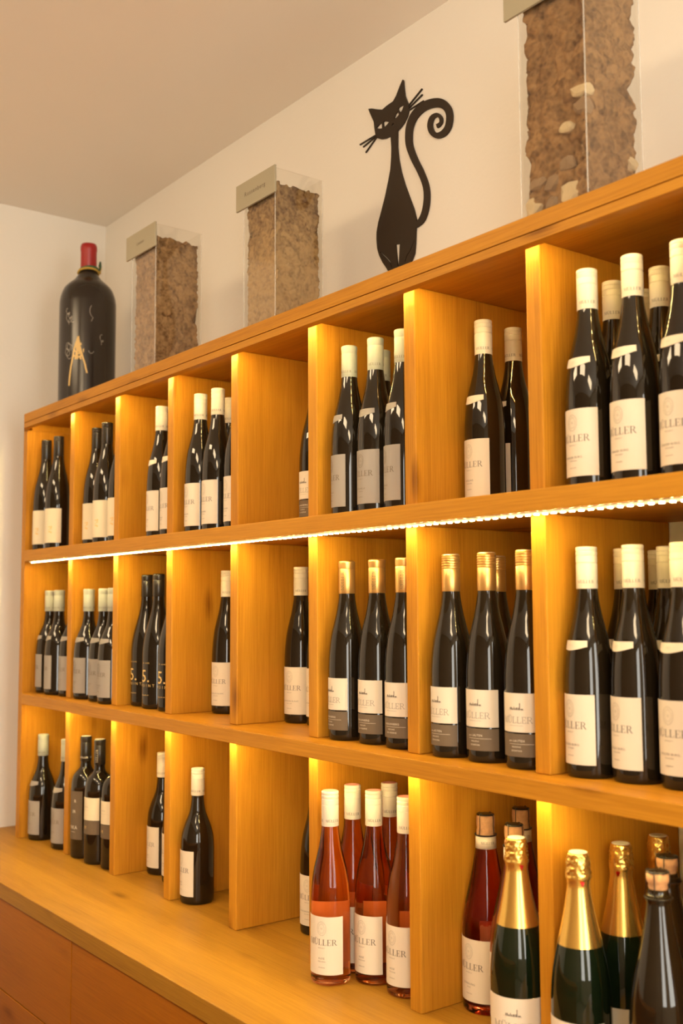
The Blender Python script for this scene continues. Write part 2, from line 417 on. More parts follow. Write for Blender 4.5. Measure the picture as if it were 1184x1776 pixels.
rack_prism('shelf', shelf_plan, ZS2B, ZS2T, WX)
rack_prism('shelf', shelf_plan, ZS1B, ZS1T, WX)
top_plan = [(0, YB), (0, -.027), (.058, -O_), (XE + .03, -O_), (XE + .03, YB)]
band = [(0, -.012), (0, -.027), (.058, -O_), (XE + .03, -O_), (XE + .03, -O_ + .018), (.062, -O_ + .018)]
rack_prism('top_board', top_plan, ZC1, ZTOP, WX, extra=[(band, 2.1599, ZC1 + .0005)])
inset = [(.004, -.012), (.004, -.024), (.060, -O_ + .004), (XE + .026, -O_ + .004), (XE + .026, -O_ + .017), (.062, -O_ + .017)]
rack_prism('front_rail', band, 2.1428, 2.1580, WX, .0006, extra=[(inset, 2.1578, 2.1600)])
for k in range(1, 9):
    for z0, z1 in ((CT, ZS2B), (ZS2T, ZS1B), (ZS1T, ZC1)):
        child_box('divider', rack, .3 * k, .3 * k + .030, 0.0, YB, z0, z1, WZ, .0022)
def led_strip(z, lbl):
    tape = mesh_obj('led_strip', box_bm(-1.32, 1.32, -.006, .006, -.0022, 0), TAPE, rack)
    tape.location = (.078 + 1.32 - RL.x, -O_ / 2 - RL.y, z - RL.z); tape['label'] = lbl
    bm = bmesh.new(); x = -1.31
    while x < 1.315: add_box(bm, x - .0026, x + .0026, -.0024, .0024, -.0036, -.0020); x += .0175
    c = mesh_obj('led_chips', bm, CHIP, tape); c['kind'] = 'stuff'
led_strip(ZC1, 'warm glowing light strip behind the top rail')
led_strip(ZS1B, 'warm glowing light strip with bright dots under the upper shelf')
led_strip(ZS2B, 'warm glowing light strip under the lower shelf')

# ------------------------------------------------------------------ bottles
def P_(lst): return smooth_prof(lst, 4)
SCH = [(0, 6), (24, 4.5), (30, .4), (34.5, .8), (36.4, 3), (37, 8)] + P_([(37, 14), (37, 60), (37, 110), (36.95, 138), (36.2, 156), (34.6, 176), (31.2, 201), (26.3, 222), (21.7, 241), (18.2, 260), (16.1, 276), (15.0, 290), (14.4, 305), (14.4, 342)]) + [(0, 342)]
BUR = [(0, 8), (26, 6), (32, .4), (37, .8), (39.2, 3.5), (40, 9)] + P_([(40, 14), (40, 60), (40, 112), (39.7, 130), (37.8, 152), (34.4, 167), (29.8, 181), (24, 195), (19.2, 208), (16.2, 224), (14.6, 242), (14.2, 260), (14.2, 306)]) + [(0, 306)]
BU5 = [(0, 8), (26, 6), (32, .4), (37, .8), (39.2, 3.5), (40, 9)] + P_([(40, 14), (40, 60), (40, 120), (39.6, 145), (37.4, 168), (33.2, 190), (27.5, 212), (21.8, 234), (17.2, 256), (14.9, 276), (14.2, 296), (14.2, 339)]) + [(0, 339)]
BOR = [(0, 8), (25, 6), (31, .4), (36, .8), (38.2, 3.5), (39, 9)] + P_([(39, 14), (39, 80), (39, 170), (38.9, 194), (37.2, 211), (32, 226), (24, 236), (17.4, 243), (14.6, 252), (14.2, 270), (14.2, 327)]) + [(0, 327)]
SPK = [(0, 10), (30, 8), (36, .4), (41, .9), (43, 4), (43.7, 10)] + P_([(43.7, 16), (43.7, 70), (43.7, 112), (43.2, 134), (40.6, 160), (36.2, 184), (31, 206), (26, 228), (21.6, 250), (18.2, 270), (16.2, 285)]) + [(16.2, 287), (17.2, 287.5), (17.2, 296), (15.6, 297), (14.8, 300), (14.8, 304), (0, 304)]

def screwcap(top, bot, r):
    g = r - 1.0
    return [(r - .3, bot), (r, bot + .6), (r, bot + (top - bot) * .60), (g, bot + (top - bot) * .605), (g, bot + (top - bot) * .62), (r, bot + (top - bot) * .625), (r, top - 15), (g + .2, top - 14), (r + .1, top - 12.6), (r + .1, top - 8), (g + .2, top - 6.8), (r, top - 5.4), (r, top - 1.6), (r - .5, top - .5), (r - 1.6, top), (0, top)]
def capsule(top, bot, r):
    return [(r - .3, bot), (r, bot + .6), (r, top - 17), (r - .6, top - 16), (r - .2, top - 14), (r + .3, top - 5), (r + .2, top - 2), (r - .8, top - .5), (r - 2, top), (0, top)]
def ribcap(top, bot, r):
    p = [(r - .3, bot), (r, bot + .6), (r, top - 26)]
    z = top - 25
    for k in range(5): p += [(r - .7, z), (r + .15, z + 1.2), (r + .15, z + 3), (r - .7, z + 4)]; z += 4.4
    return p + [(r, top - 2), (r - .6, top - .4), (r - 1.6, top), (0, top)]

def emblem_bm(prof, zc, sz=1.0):
    bm = bmesh.new()
    def ring(w0, h0, w1, h1, n=28): return [q for q in arcband(0, 0, w0 * sz, h0 * sz, w1 * sz, h1 * sz, 0, 360, n)]
    polys = ring(8.2, 11.4, 8.9, 12.2) + ring(4.9, 7.3, 5.4, 7.9)
    for k in range(22):     # ring of tiny letters
        a = 2 * math.pi * k / 22; x, y = 6.75 * sz * math.cos(a), 9.6 * sz * math.sin(a)
        if k % 5 != 2: polys.append(rect(x - .42 * sz, y - .6 * sz, x + .42 * sz, y + .6 * sz))
    sp, _ = serif_text('M', 3.6 * sz, .2, .09); polys += [[(x, y - 1.8 * sz) for x, y in q] for q in sp]
    wrap_polys(bm, polys, prof, zc); return bm
def castle_bm(prof, zc):
    bm = bmesh.new(); polys = [rect(-11, -3, 11, -2.5), rect(-9, -4.2, 8, -3.9)]
    rnd = random.Random(3)
    x = -9.0
    while x < 4: w = rnd.uniform(1, 2.4); h = rnd.uniform(1.2, 3.6); polys += [rect(x, -2.5, x + w, -2.5 + h), [(x - .2, -2.5 + h), (x + w + .2, -2.5 + h), (x + w / 2, -2.5 + h + 1.1)]]; x += w + .5
    polys += [rect(5, -2.5, 6.1, 4.6), [(4.7, 4.6), (6.4, 4.6), (5.55, 7)], rect(6.6, -2.5, 10, -.6)]
    wrap_polys(bm, [[(x * 1.25, y * 1.25) for x, y in q] for q in polys], prof, zc); return bm

PROTO = {}
def bottle(kind):
    """one bottle of each kind, built with all its parts; returns the list tree [(name, mesh, [children])]"""
    if kind in PROTO: return PROTO[kind]
    k = KINDS[kind]; prof = k['prof']; tree = []
    def mk(name, bm, mat, smooth=False):
        me = bpy.data.meshes.new(name); bmesh.ops.remove_doubles(bm, verts=bm.verts, dist=1e-7) if smooth else None
        bm.normal_update(); bm.to_mesh(me); bm.free(); me.materials.append(mat)
        if smooth:
            for p in me.polygons: p.use_smooth = True
        return me
    def sharp(me, ang=40):
        me.set_sharp_from_angle(angle=math.radians(ang)); return me
    body = mk('glass_body', lathe_bm(prof, 48), k['glass'], True); sharp(body, 50)
    tree.append(('glass_body', body, []))
    # closure
    cap = k.get('cap')
    if cap:
        cp = cap['fn'](cap['top'], cap['bot'], cap['r']); kids = []
        me = sharp(mk('cap', lathe_bm(cp, 36), cap['mat'], True), 35)
        if cap.get('text'):
            bm = bmesh.new()
            if cap['text'] == 'vertical':
                pl, _ = serif_text('MÜLLER', 6.5, .13, .06)
                wrap_polys(bm, pl, cp, cap['bot'] + 24, 42, .25, cap['r'], vertical=True)
            else:
                for a in (-75, 45, 165):
                    pl, _ = serif_text('MÜLLER', 5.0, .18, .09); wrap_polys(bm, pl, cp, cap['bot'] + 8, a, .25, cap['r'])
                    wrap_polys(bm, [rect(-6, 0, 6, .35)], cp, cap['bot'] + 5, a, .25, cap['r'])
            kids.append(('lettering', mk('lettering', bm, cap.get('ink', INKG)), []))
        if cap.get('disc'):
            kids.append(('cap_top', mk('cap_top', lathe_bm([(0, cap['top'] + .05), (cap['r'] - 1.8, cap['top'] + .05), (cap['r'] - 1.8, cap['top'] + .5), (0, cap['top'] + .5)], 30), cap['disc']), []))
        tree.append(('cap', me, kids))
    for fn in k.get('extra', ()): tree += fn(prof, mk, sharp)
    lb = k.get('label')
    if lb:
        h = lb.get('half', 64); kids = []
        me = mk('label', patch_bm(prof, -h, h, lb['z0'], lb['z1']), lb['mat'])
        for p in me.polygons: p.use_smooth = False
        bm = bmesh.new()
        for t in lb.get('text', ()):
            if t[0] == 'serif': pl, w = serif_text(t[1], t[2], t[4] if len(t) > 4 else .15, t[5] if len(t) > 5 else .05); wrap_polys(bm, pl, prof, t[3])
            elif t[0] == 'font': wrap_polys(bm, font_polys(t[1], t[2], t[4] if len(t) > 4 else 1.0), prof, t[3], t[5] if len(t) > 5 else 0)
            elif t[0] == 'line': wrap_polys(bm, [rect(-t[1] / 2 + i * t[1] / 8, 0, -t[1] / 2 + (i + 1) * t[1] / 8, t[2]) for i in range(8)], prof, t[3], t[4] if len(t) > 4 else 0)
        if len(bm.verts): kids.append(('lettering', mk('lettering', bm, lb.get('ink', INK)), []))
        else: bm.free()
        if lb.get('emblem') == 'seal': kids.append(('emblem', mk('emblem', emblem_bm(prof, lb['z1'] - 21, 1.05), lb.get('eink', INKL)), []))
        if lb.get('emblem') == 'castle': kids.append(('emblem', mk('emblem', castle_bm(prof, lb['z1'] - 23), INKG), []))
        if lb.get('emblem') == 'blot':
            bm = bmesh.new(); rnd = random.Random(5)
            pl = [[(x0 + .0, y0), (x0 + 3.2, y0 + .6), (x0 + 2.8, y0 + 4), (x0 + .4, y0 + 3.4)] for x0, y0 in [(rnd.uniform(-6, 4), rnd.uniform(-12, 10)) for _ in range(16)]]
            wrap_polys(bm, pl, prof, lb['z0'] + 38, 12); kids.append(('emblem', mk('emblem', bm, INKGOLD), []))
        tree.append(('label', me, kids))
    lw = k.get('lower')
    if lw:
        me = mk('lower_label', patch_bm(prof, -lw.get('half', 64), lw.get('half', 64), lw['z0'], lw['z1']), lw['mat']); bm = bmesh.new()
        for t in lw['text']:
            if t[0] == 'font': wrap_polys(bm, font_polys(t[1], t[2], t[4] if len(t) > 4 else 1.0), prof, t[3], t[5] if len(t) > 5 else 0)
            else: wrap_polys(bm, [rect(-t[1] / 2 + i * t[1] / 8, 0, -t[1] / 2 + (i + 1) * t[1] / 8, t[2]) for i in range(8)], prof, t[3], t[4] if len(t) > 4 else 0)
        tree.append(('lower_label', me, [('lettering', mk('lettering', bm, lw.get('ink', INKW)), [])]))
    nk = k.get('neck')
    if nk:
        hh = 50
        lo = lambda a: nk['z0'] + 5.5 * min(1, (abs(a + 4) / hh)) ** 1.6
        me = mk('neck_label', patch_bm(prof, -hh, hh, lo, nk['z0'] + 15, nz=4), nk['mat']); bm = bmesh.new()
        wrap_polys(bm, font_polys('2021', 4.5), prof, nk['z0'] + 6.5)
        tree.append(('neck_label', me, [('lettering', mk('lettering', bm, INKL), [])]))
    bl = k.get('back')
    if bl: tree.append(('back_label', mk('back_label', patch_bm(prof, 180 - 55, 180 + 55, bl[0], bl[1]), WHITE), []))
    PROTO[kind] = tree
    return tree

def tube(bm, pts, r, seg=6, closed=False):
    rings = []; n = len(pts)
    for i, p in enumerate(pts):
        a = Vector(pts[(i - 1) % n] if closed or i else pts[0]); b = Vector(pts[(i + 1) % n] if closed or i < n - 1 else pts[-1])
        d = (b - a).normalized(); ref = Vector((0, 0, 1)) if abs(d.z) < .9 else Vector((1, 0, 0))
        x = d.cross(ref).normalized(); y = d.cross(x)
        rings.append([bm.verts.new(Vector(p) + x * r * math.cos(2 * math.pi * k / seg) + y * r * math.sin(2 * math.pi * k / seg)) for k in range(seg)])
    for i in range(n if closed else n - 1):
        a, b = rings[i], rings[(i + 1) % n]
        for k in range(seg): bm.faces.new((a[k], a[(k + 1) % seg], b[(k + 1) % seg], b[k]))
    if not closed: bm.faces.new(rings[0][::-1]); bm.faces.new(rings[-1])

def cork_top(band=None):
    def fn(prof, mk, sharp):
        t = []
        t.append(('cork', mk('cork', lathe_bm([(15.8, 290.6), (16.3, 293), (16.2, 300), (14.9, 303.5), (15.9, 308), (16.3, 315), (16.0, 322), (14.6, 325.6), (0, 325.6)] if band else [(12.5, 304.2), (13.2, 307), (12.6, 311), (14.6, 313), (15.6, 317), (15.4, 323), (14.2, 325.6), (0, 325.6)], 28), CORK, True), []))
        t.append(('crown_plate', sharp(mk('crown_plate', lathe_bm([(0, 325.8), (15.4, 325.8), (15.8, 326.6), (15, 328), (11, 328.8), (0, 329)], 28), CAPB, True), 40), []))
        bm = bmesh.new()
        for a in (10, 100, 190, 280):
            c, s = math.cos(math.radians(a)), math.sin(math.radians(a))
            tube(bm, [(q * c / 1000, q * s / 1000, z / 1000) for q, z in ((12, 329.3), (15.9, 328.2), (16.6, 318), (16.2, 308), (18.4, 293))], .0007)
        tube(bm, [(18.6 * math.cos(2 * math.pi * i / 24) / 1000, 18.6 * math.sin(2 * math.pi * i / 24) / 1000, .2925) for i in range(24)], .0011, closed=True)
        t.append(('wire_cage', mk('wire_cage', bm, WIRE, True), []))
        if band:
            bp = [(17.3, 270), (18.4, 270), (17.9, 290.5), (16.6, 290.5)]
            bm = bmesh.new(); kids = []
            for a in (60, 180, 300):
                pl, _ = serif_text('MÜLLER', 4.6, .17, .08); wrap_polys(bm, pl, [(18.4, 270), (17.9, 290.5)], 278, a, .2, 18.2)
            kids.append(('lettering', mk('lettering', bm, INKG), []))
            t.append(('neck_band', mk('neck_band', lathe_bm(bp, 32), WHITE, True), kids))
        return t
    return fn
def foil_top(prof, mk, sharp):
    """gold foil over neck and wired cork, crumpled at the top, with a red tear tab"""
    bm = bmesh.new(); seg = 56
    pr = []
    for z in range(200, 292, 6): pr.append((rad_at(prof, z) + .5, z, 0.0))
    pr += [(17.8, 291, .2)] + [(18.8 - .085 * (z - 293), z, min(1.5, .5 + .25 * (z - 293), .3 + .12 * (328 - z))) for z in range(293, 327, 2)] + [(16.0, 327, .3), (15.6, 328, .25), (14.2, 329.2, .1), (0, 329, 0)]
    rings = []
    for r, z, w in pr:
        ring = []
        for i in range(seg if r else 1):
            a = 2 * math.pi * i / seg; c, s = math.cos(a), math.sin(a)
            d = w * (noise.noise(Vector((c * 3.1, s * 3.1, z * .22))) * 1.0 + 1.3 * noise.noise(Vector((c * 7, s * 7, z * .5))) + .9 * noise.noise(Vector((c * 15, s * 15, z * .9)))) + (.25 * noise.noise(Vector((c * 9, s * 9, z * .02))) if z < 292 else 0)
            ring.append(bm.verts.new(((r + d) * c / 1000, (r + d) * s / 1000, z / 1000)))
        rings.append(ring)
    for a, b in zip(rings, rings[1:]):
        for i in range(seg):
            j = (i + 1) % seg
            if len(b) == 1: bm.faces.new((a[i], a[j], b[0]))
            else: bm.faces.new((a[i], a[j], b[j], b[i]))
    fo = mk('foil', bm, FOIL, True)
    bm = bmesh.new(); wrap_polys(bm, [[(-3.5, 4), (0, -3.5), (3.5, 4), (0, 5)]], [(19.2, 200), (19.2, 300)], 286, 38, 0)
    for f in bm.faces[:]:
        pass
    bmesh.ops.solidify(bm, geom=bm.faces[:], thickness=.0005)
    disc = lathe_bm([(0, 328.9), (13.6, 328.9), (13.6, 329.7), (13, 330), (0, 329.6)], 30)
    return [('foil', fo, [('tear_tab', mk('tear_tab', bm, RED), []), ('crown_disc', mk('crown_disc', disc, CAPW), [])])]

WT = lambda var, sub='TROCKEN': [('serif', 'MÜLLER', 10.6, 72.5), ('font', 'WEINGUT', 2.6, 66.5, 1.3), ('font', var, 4.6, 47.5, 1.15), ('font', sub, 2.9, 42.5, 1.2), ('font', 'FRANKEN', 2.6, 32, 1.2)]
sc_w = dict(fn=screwcap, top=345, bot=281, r=16.2, mat=CAPW, text='ring', ink=INKG)
sc_wb = dict(fn=screwcap, top=309, bot=246, r=15.9, mat=CAPW, text='ring', ink=INKG)
def white_riesling(var, neck=True, **kw):
    d = dict(prof=SCH, glass=G_DARK, cap=sc_w, label=dict(z0=20, z1=123, mat=WHITE, text=WT(var), ink=INKG, emblem='seal'))
    if neck: d['neck'] = dict(z0=188, mat=WHITE)
    d.update(kw); return d
TWO = lambda a, b, c, cap: dict(prof=SCH, glass=G_DARK, cap=cap, label=dict(z0=58, z1=118.5, mat=WHITE, text=[('serif', 'MÜLLER', 10, 72, .085, .04), ('line', 24, .35, 68)], ink=INKG, emblem='castle'),
                                lower=dict(z0=20, z1=55.5, mat=BROWNP, text=[('font', a, 5.0, 43, 1.1), ('line', 42, .45, 39.5, 12), ('font', b, 3.6, 34, 1.1), ('font', c, 3.8, 28, 1.1)]))
KINDS = {
    'white_neck_a': white_riesling('GRAUER BURG.'), 'white_neck_b': white_riesling('WEISSER BURG.'), 'white_neck_c': white_riesling('RIESLING'),
    'white_plain_a': white_riesling('SILVANER', False), 'white_plain_b': white_riesling('SAUVIGNON BLANC', False),
    'grey_riesling': dict(prof=SCH, glass=G_DARK, cap=dict(fn=capsule, top=345, bot=281, r=16.0, mat=CAPG, text='ring'), label=dict(z0=20, z1=123, mat=GREYP, text=WT('ROCHELLE', 'TERROIR'), ink=INK, emblem='seal', eink=INKG), neck=dict(z0=188, mat=GREYP)),
    'gold_smooth': TWO('KAHLENBERG', 'RIESLING', 'GR. RESERVE', dict(fn=capsule, top=345, bot=281, r=16.2, mat=GOLD, text='vertical', ink=INK)),
    'gold_ribbed': TWO('am LAUTEN', 'RIESLING', 'SPONTAN', dict(fn=ribcap, top=345, bot=281, r=16.0, mat=GOLD, disc=CAPW)),
    'black_cream': dict(prof=SCH, glass=G_DARK, cap=dict(fn=screwcap, top=345, bot=283, r=15.6, mat=CAPB), label=dict(z0=20, z1=123, mat=CREAM, emblem='blot')),
    'grey_burgundy': dict(prof=BUR, glass=G_DARK, cap=dict(fn=capsule, top=309, bot=246, r=15.8, mat=CAPG, text='ring'), label=dict(z0=18, z1=116, half=60, mat=GREYP, text=WT('ROCHELLE', 'TERROIR'), ink=INK, emblem='seal', eink=INKG), neck=dict(z0=158, mat=GREYP)),
    'white_burgundy': dict(prof=BUR, glass=G_DARK, cap=sc_wb, label=dict(z0=19, z1=122, half=58, mat=WHITE, text=WT('PINOT'), ink=INKG, emblem='seal')),
    'point_five': dict(prof=BU5, glass=G_DARK, cap=dict(fn=capsule, top=342, bot=284, r=15.4, mat=CAPB), extra=[lambda prof, mk, sharp: five_print(prof, mk)]),
    'bordeaux_brown': dict(prof=BOR, glass=G_DARK, cap=dict(fn=capsule, top=330, bot=262, r=15.6, mat=CAPB, text='ring', ink=INKW, disc=CAPW), label=dict(z0=52, z1=183, half=60, mat=BROWNP, ink=INKW, text=[('font', 'R', 12, 152, 1, 28), ('font', 'ER', 11, 124, 1, 22), ('font', 'NKA', 14, 80, 1, 18), ('line', 20, .7, 72, 14)])),
    'bordeaux_two': dict(prof=BOR, glass=G_DARK, cap=dict(fn=capsule, top=330, bot=262, r=15.6, mat=CAPB, text='vertical', ink=INKW, disc=CAPW), label=dict(z0=117, z1=177, half=62, mat=CREAM, ink=INKL, text=[('font', 'cuvée', 8, 150), ('line', 22, .6, 143)]),
                         lower=dict(z0=80, z1=115.5, half=62, mat=BROWNP, ink=INKGOLD, text=[('font', 'M', 13, 93, 1, -4)])),
    'rose': dict(prof=SCH, glass=ROSE, cap=dict(fn=screwcap, top=345, bot=281, r=16.2, mat=CAPW, text='ring', ink=INKG, disc=CAPR), label=dict(z0=20, z1=123, mat=WHITE, ink=INK, emblem='seal', text=WT('ROSÉ')), back=(25, 136)),
    'rose_sparkling': dict(prof=SPK[:SPK.index((16.2, 287))] + [(16.2, 290.5), (0, 290.5)], glass=ROSE2, extra=[cork_top(True)], label=dict(z0=20, z1=123, half=62, mat=WHITE, ink=INK, emblem='seal', text=WT('SPARKLING', 'ROSÉ')), back=(30, 136)),
    'foil_sparkling': dict(prof=SPK, glass=G_GREEN, extra=[foil_top], label=dict(z0=18, z1=100, half=66, mat=WHITE, ink=INKG, emblem='castle', text=[('serif', 'MÜLLER', 12, 52, .085, .045), ('line', 30, .4, 48), ('font', 'SEKT', 5, 34, 1.2)])),
    'cork_sparkling': dict(prof=SPK, glass=G_DARK, extra=[cork_top()], label=dict(z0=18, z1=92, half=62, mat=WHITE, ink=INKG, emblem='castle', text=[('serif', 'MÜLLER', 11, 50, .085, .045)])),
}
def five_print(prof, mk):
    bm = bmesh.new()
    wrap_polys(bm, font_polys('5.', 44), prof, 68, -2); wrap_polys(bm, font_polys('POINT', 9.5, 1.9), prof, 56, 6)
    wrap_polys(bm, font_polys('EST. CUVÉE', 4.2, 1.2), prof, 114, 0); wrap_polys(bm, font_polys('fünf punkt rot', 4.6, 1.0), prof, 34, -2)
    return [('printed_label', mk('printed_label', bm, INKGOLD), [])]

def place(kind, X, Y, row, yaw, label, group, name='wine_bottle'):
    z = {1: ZS1T, 2: ZS2T, 3: CT}[row]
    root = empty(name, (.3 * X, .3 * Y, z), label, 'bottle', group, math.radians(yaw))
    for nm, me, kids in bottle(kind):
        o = mesh_obj(nm, None, None, root, me=me)
        for nm2, me2, _ in kids: mesh_obj(nm2, None, None, o, me=me2)
    return root

g = 'black-capped bottles with cream labels'
place('black_cream', .2295, .0684, 1, 15, 'black-capped cream-labelled bottle, left one in the leftmost top-row compartment', g)
place('black_cream', .539, .0731, 1, 21, 'black-capped cream-labelled bottle, right one in the leftmost top-row compartment', g)
place('black_cream', 1.236, .172, 1, 8, 'black-capped cream-labelled bottle, left one in the second top-row compartment from left', g)
place('black_cream', 1.575, .1231, 1, 8, 'black-capped cream-labelled bottle, middle one in the second top-row compartment from left', g)
place('black_cream', 1.8705, .1361, 1, 8, 'cream-labelled bottle half hidden by divider in the second top-row compartment', g)
g = 'white-capped bottles in the third top-row compartment'
place('white_neck_c', 2.6006, .1548, 1, -11, 'white-capped bottle with neck label, third top-row compartment from left', g)
place('white_neck_c', 2.8705, .142, 1, -8, 'bottle half hidden by divider at right of the third top-row compartment', g)
g = 'white-capped bottles in the fourth top-row compartment'
place('white_plain_a', 3.271, .155, 1, -4, 'white-capped white-labelled bottle, front left in fourth top-row compartment from left', g)
place('white_plain_a', 3.5445, .157, 1, -4, 'white-capped white-labelled bottle, front middle in fourth top-row compartment from left', g)
place('white_plain_a', 3.27, .438, 1, -4, 'white-capped bottle in the back of the fourth top-row compartment', g)
place('white_plain_a', 3.8705, .1625, 1, -6, 'bottle half hidden by divider at right of the fourth top-row compartment', g)
place('gold_smooth', 4.539, .40, 1, 0, 'lone bottle half hidden by divider in the nearly empty fifth top-row compartment', None)
g = 'grey-capped slim bottles with grey labels'
place('grey_riesling', 5.264, .152, 1, -25, 'slim grey-capped grey-labelled bottle, front left in the sixth top-row compartment', g)
place('grey_riesling', 5.538, .156, 1, -4, 'slim grey-capped grey-labelled bottle, front middle in the sixth top-row compartment', g)
place('grey_riesling', 5.802, .161, 1, -24, 'slim grey-capped grey-labelled bottle, front right in the sixth top-row compartment', g)
place('grey_riesling', 5.299, .411, 1, -10, 'slim grey-capped bottle in the back of the sixth top-row compartment', g)
g = 'white-capped bottles in the seventh top-row compartment'
place('white_neck_c', 6.257, .418, 1, -7, 'white-capped bottle with neck label, nearer one in the seventh top-row compartment', g)
place('white_neck_c', 6.236, .70, 1, -34, 'white-capped bottle in shade, farther one in the seventh top-row compartment', g)
g = 'white-capped bottles in the eighth top-row compartment'
place('white_neck_a', 7.285, .153, 1, -7, 'white-capped bottle with neck label, front left in the eighth top-row compartment', g)
place('white_neck_a', 7.57, .153, 1, -7, 'white-capped bottle with neck label, front middle in the eighth top-row compartment', g)
place('white_neck_a', 7.85, .165, 1, -7, 'white-capped bottle cut by photo edge, front right in the eighth top-row compartment', g)
place('white_neck_a', 7.2305, .424, 1, -10, 'white-capped bottle in second rank at left in the eighth top-row compartment', g)
place('white_neck_a', 7.534, .424, 1, -10, 'white-capped bottle in second rank at middle in the eighth top-row compartment', g)
place('white_neck_a', 7.2305, .689, 1, -10, 'white-capped bottle in the rear rank at left of the eighth top-row compartment', g)
place('white_neck_a', 7.51, .689, 1, -10, 'white-capped bottle in the rear rank at middle of the eighth top-row compartment', g)
g = 'grey-capped burgundy bottles with grey labels'
place('grey_burgundy', .24, .135, 2, -25, 'grey-labelled burgundy bottle, left one in the leftmost middle-row compartment', g)
place('grey_burgundy', .562, .099, 2, -22, 'grey-labelled burgundy bottle, middle one in the leftmost middle-row compartment', g)
place('grey_burgundy', .84, .133, 2, -6, 'grey-labelled burgundy bottle cut by divider in the leftmost middle-row compartment', g)
place('grey_burgundy', 1.24, .114, 2, -4, 'grey-labelled burgundy bottle, left one in the second middle-row compartment from left', g)
place('grey_burgundy', 1.575, .115, 2, -4, 'grey-labelled burgundy bottle, middle one in the second middle-row compartment from left', g)
place('grey_burgundy', 1.86, .076, 2, -4, 'grey-labelled burgundy bottle, right one in the second middle-row compartment from left', g)
g = 'black bottles printed with a gold 5'
place('point_five', 2.239, .215, 2, 8, 'black bottle printed with gold 5, left one of three in its compartment', g)
place('point_five', 2.531, .178, 2, 12, 'black bottle printed with gold 5, middle one of three in its compartment', g)
place('point_five', 2.817, .175, 2, 14, 'black bottle printed with gold 5, right one cut by the divider', g)
place('white_plain_b', 3.275, .415, 2, 10, 'lone white-labelled bottle in the fourth middle-row compartment from left', None)
g = 'white-labelled bottles in the fifth middle-row compartment'
place('white_plain_b', 4.231, .478, 2, 10, 'white-labelled bottle standing clear of the divider in the fifth middle-row compartment', g)
place('white_plain_b', 4.505, .484, 2, 6, 'white-labelled bottle mostly hidden behind divider in the fifth middle-row compartment', g)
g = 'bottles with smooth gold capsules'
place('gold_smooth', 5.254, .13, 2, -11, 'smooth gold-capped bottle with two-part label, leftmost of the three', g)
place('gold_smooth', 5.536, .155, 2, 0, 'smooth gold-capped bottle with two-part label, middle of the three', g)
place('gold_smooth', 5.811, .147, 2, 6, 'smooth gold-capped bottle with two-part label, rightmost of the three beside divider', g)
g = 'bottles with ribbed gold screw caps'
place('gold_ribbed', 6.257, .123, 2, -5, 'ribbed gold screw-cap bottle with two-part label, front left of its compartment', g)
place('gold_ribbed', 6.531, .141, 2, 6, 'ribbed gold screw-cap bottle with two-part label, front middle of its compartment', g)
place('gold_ribbed', 6.834, .132, 2, 12, 'ribbed gold screw-cap bottle with two-part label, front right of its compartment', g)
place('gold_ribbed', 6.236, .523, 2, 0, 'ribbed gold screw-cap bottle hidden in the shade behind the other three', g)
g = 'white-capped bottles in the eighth middle-row compartment'
place('white_neck_b', 7.2305, .16, 2, -13, 'white-capped bottle with neck label, front left in the eighth middle-row compartment', g)
place('white_neck_b', 7.485, .205, 2, -17, 'white-capped bottle with neck label, front middle in the eighth middle-row compartment', g)
place('white_neck_b', 7.75, .226, 2, -6, 'white-capped bottle cut by photo edge, front right in the eighth middle-row compartment', g)
place('white_neck_b', 7.2305, .46, 2, -8, 'white-capped bottle in second rank at left in the eighth middle-row compartment', g)
place('white_neck_b', 7.494, .47, 2, -8, 'white-capped bottle in second rank at middle in the eighth middle-row compartment', g)
place('white_neck_b', 7.2305, .75, 2, -8, 'white-capped bottle in the dark rear of the eighth middle-row compartment', g)
g = 'grey-labelled burgundy bottles in the bottom row'
place('grey_burgundy', .24, .091, 3, -3, 'grey-labelled burgundy bottle standing clear in the leftmost bottom-row compartment', g)
place('grey_burgundy', .771, .115, 3, 0, 'grey-labelled burgundy bottle cut by divider in the leftmost bottom-row compartment', g)
place('bordeaux_brown', 1.236, .11, 3, -5, 'square-shouldered bottle with large brown label in the second bottom-row compartment', None)
g = 'square-shouldered bottles with half white, half brown labels'
place('bordeaux_two', 1.537, .112, 3, 5, 'square-shouldered bottle with half white, half brown label, facing the room', g)
place('bordeaux_two', 1.808, .15, 3, 5, 'square-shouldered half white, half brown labelled bottle cut by the divider', g)
place('bordeaux_two', 1.56, .42, 3, 5, 'square-shouldered bottle hidden behind the two half white, half brown labelled ones', g)
g = 'white-capped burgundy bottles'
place('white_burgundy', 2.239, .39, 3, -9, 'white-capped burgundy bottle deep in the third bottom-row compartment', g)
place('white_burgundy', 2.60, .347, 3, 0, 'white-capped burgundy bottle hidden by divider in the third bottom-row compartment', g)
place('white_burgundy', 3.239, .172, 3, -10, 'lone white-capped burgundy bottle near the front of the fourth bottom-row compartment', g)
place('white_plain_b', 4.465, .454, 3, 18, 'white-labelled bottle hidden by divider beside the rosé bottles', None)
g = 'pink rosé bottles with white caps'
place('rose', 5.324, -.065, 3, 27, 'pink rosé bottle nearest the worktop edge, its whole label showing', g)
place('rose', 5.232, .184, 3, 10, 'pink rosé bottle right behind the frontmost rosé bottle', g)
place('rose', 5.486, .156, 3, 10, 'pink rosé bottle in the middle of the group, label partly turned', g)
place('rose', 5.318, .423, 3, 10, 'pink rosé bottle at the back of the rosé compartment', g)
place('rose', 5.779, .169, 3, 3, 'pink rosé bottle at right, cut by the divider', g)
g = 'sparkling rosé bottles with wired corks'
place('rose_sparkling', 6.25, .378, 3, -2, 'dark pink sparkling bottle with wired cork and white label', g)
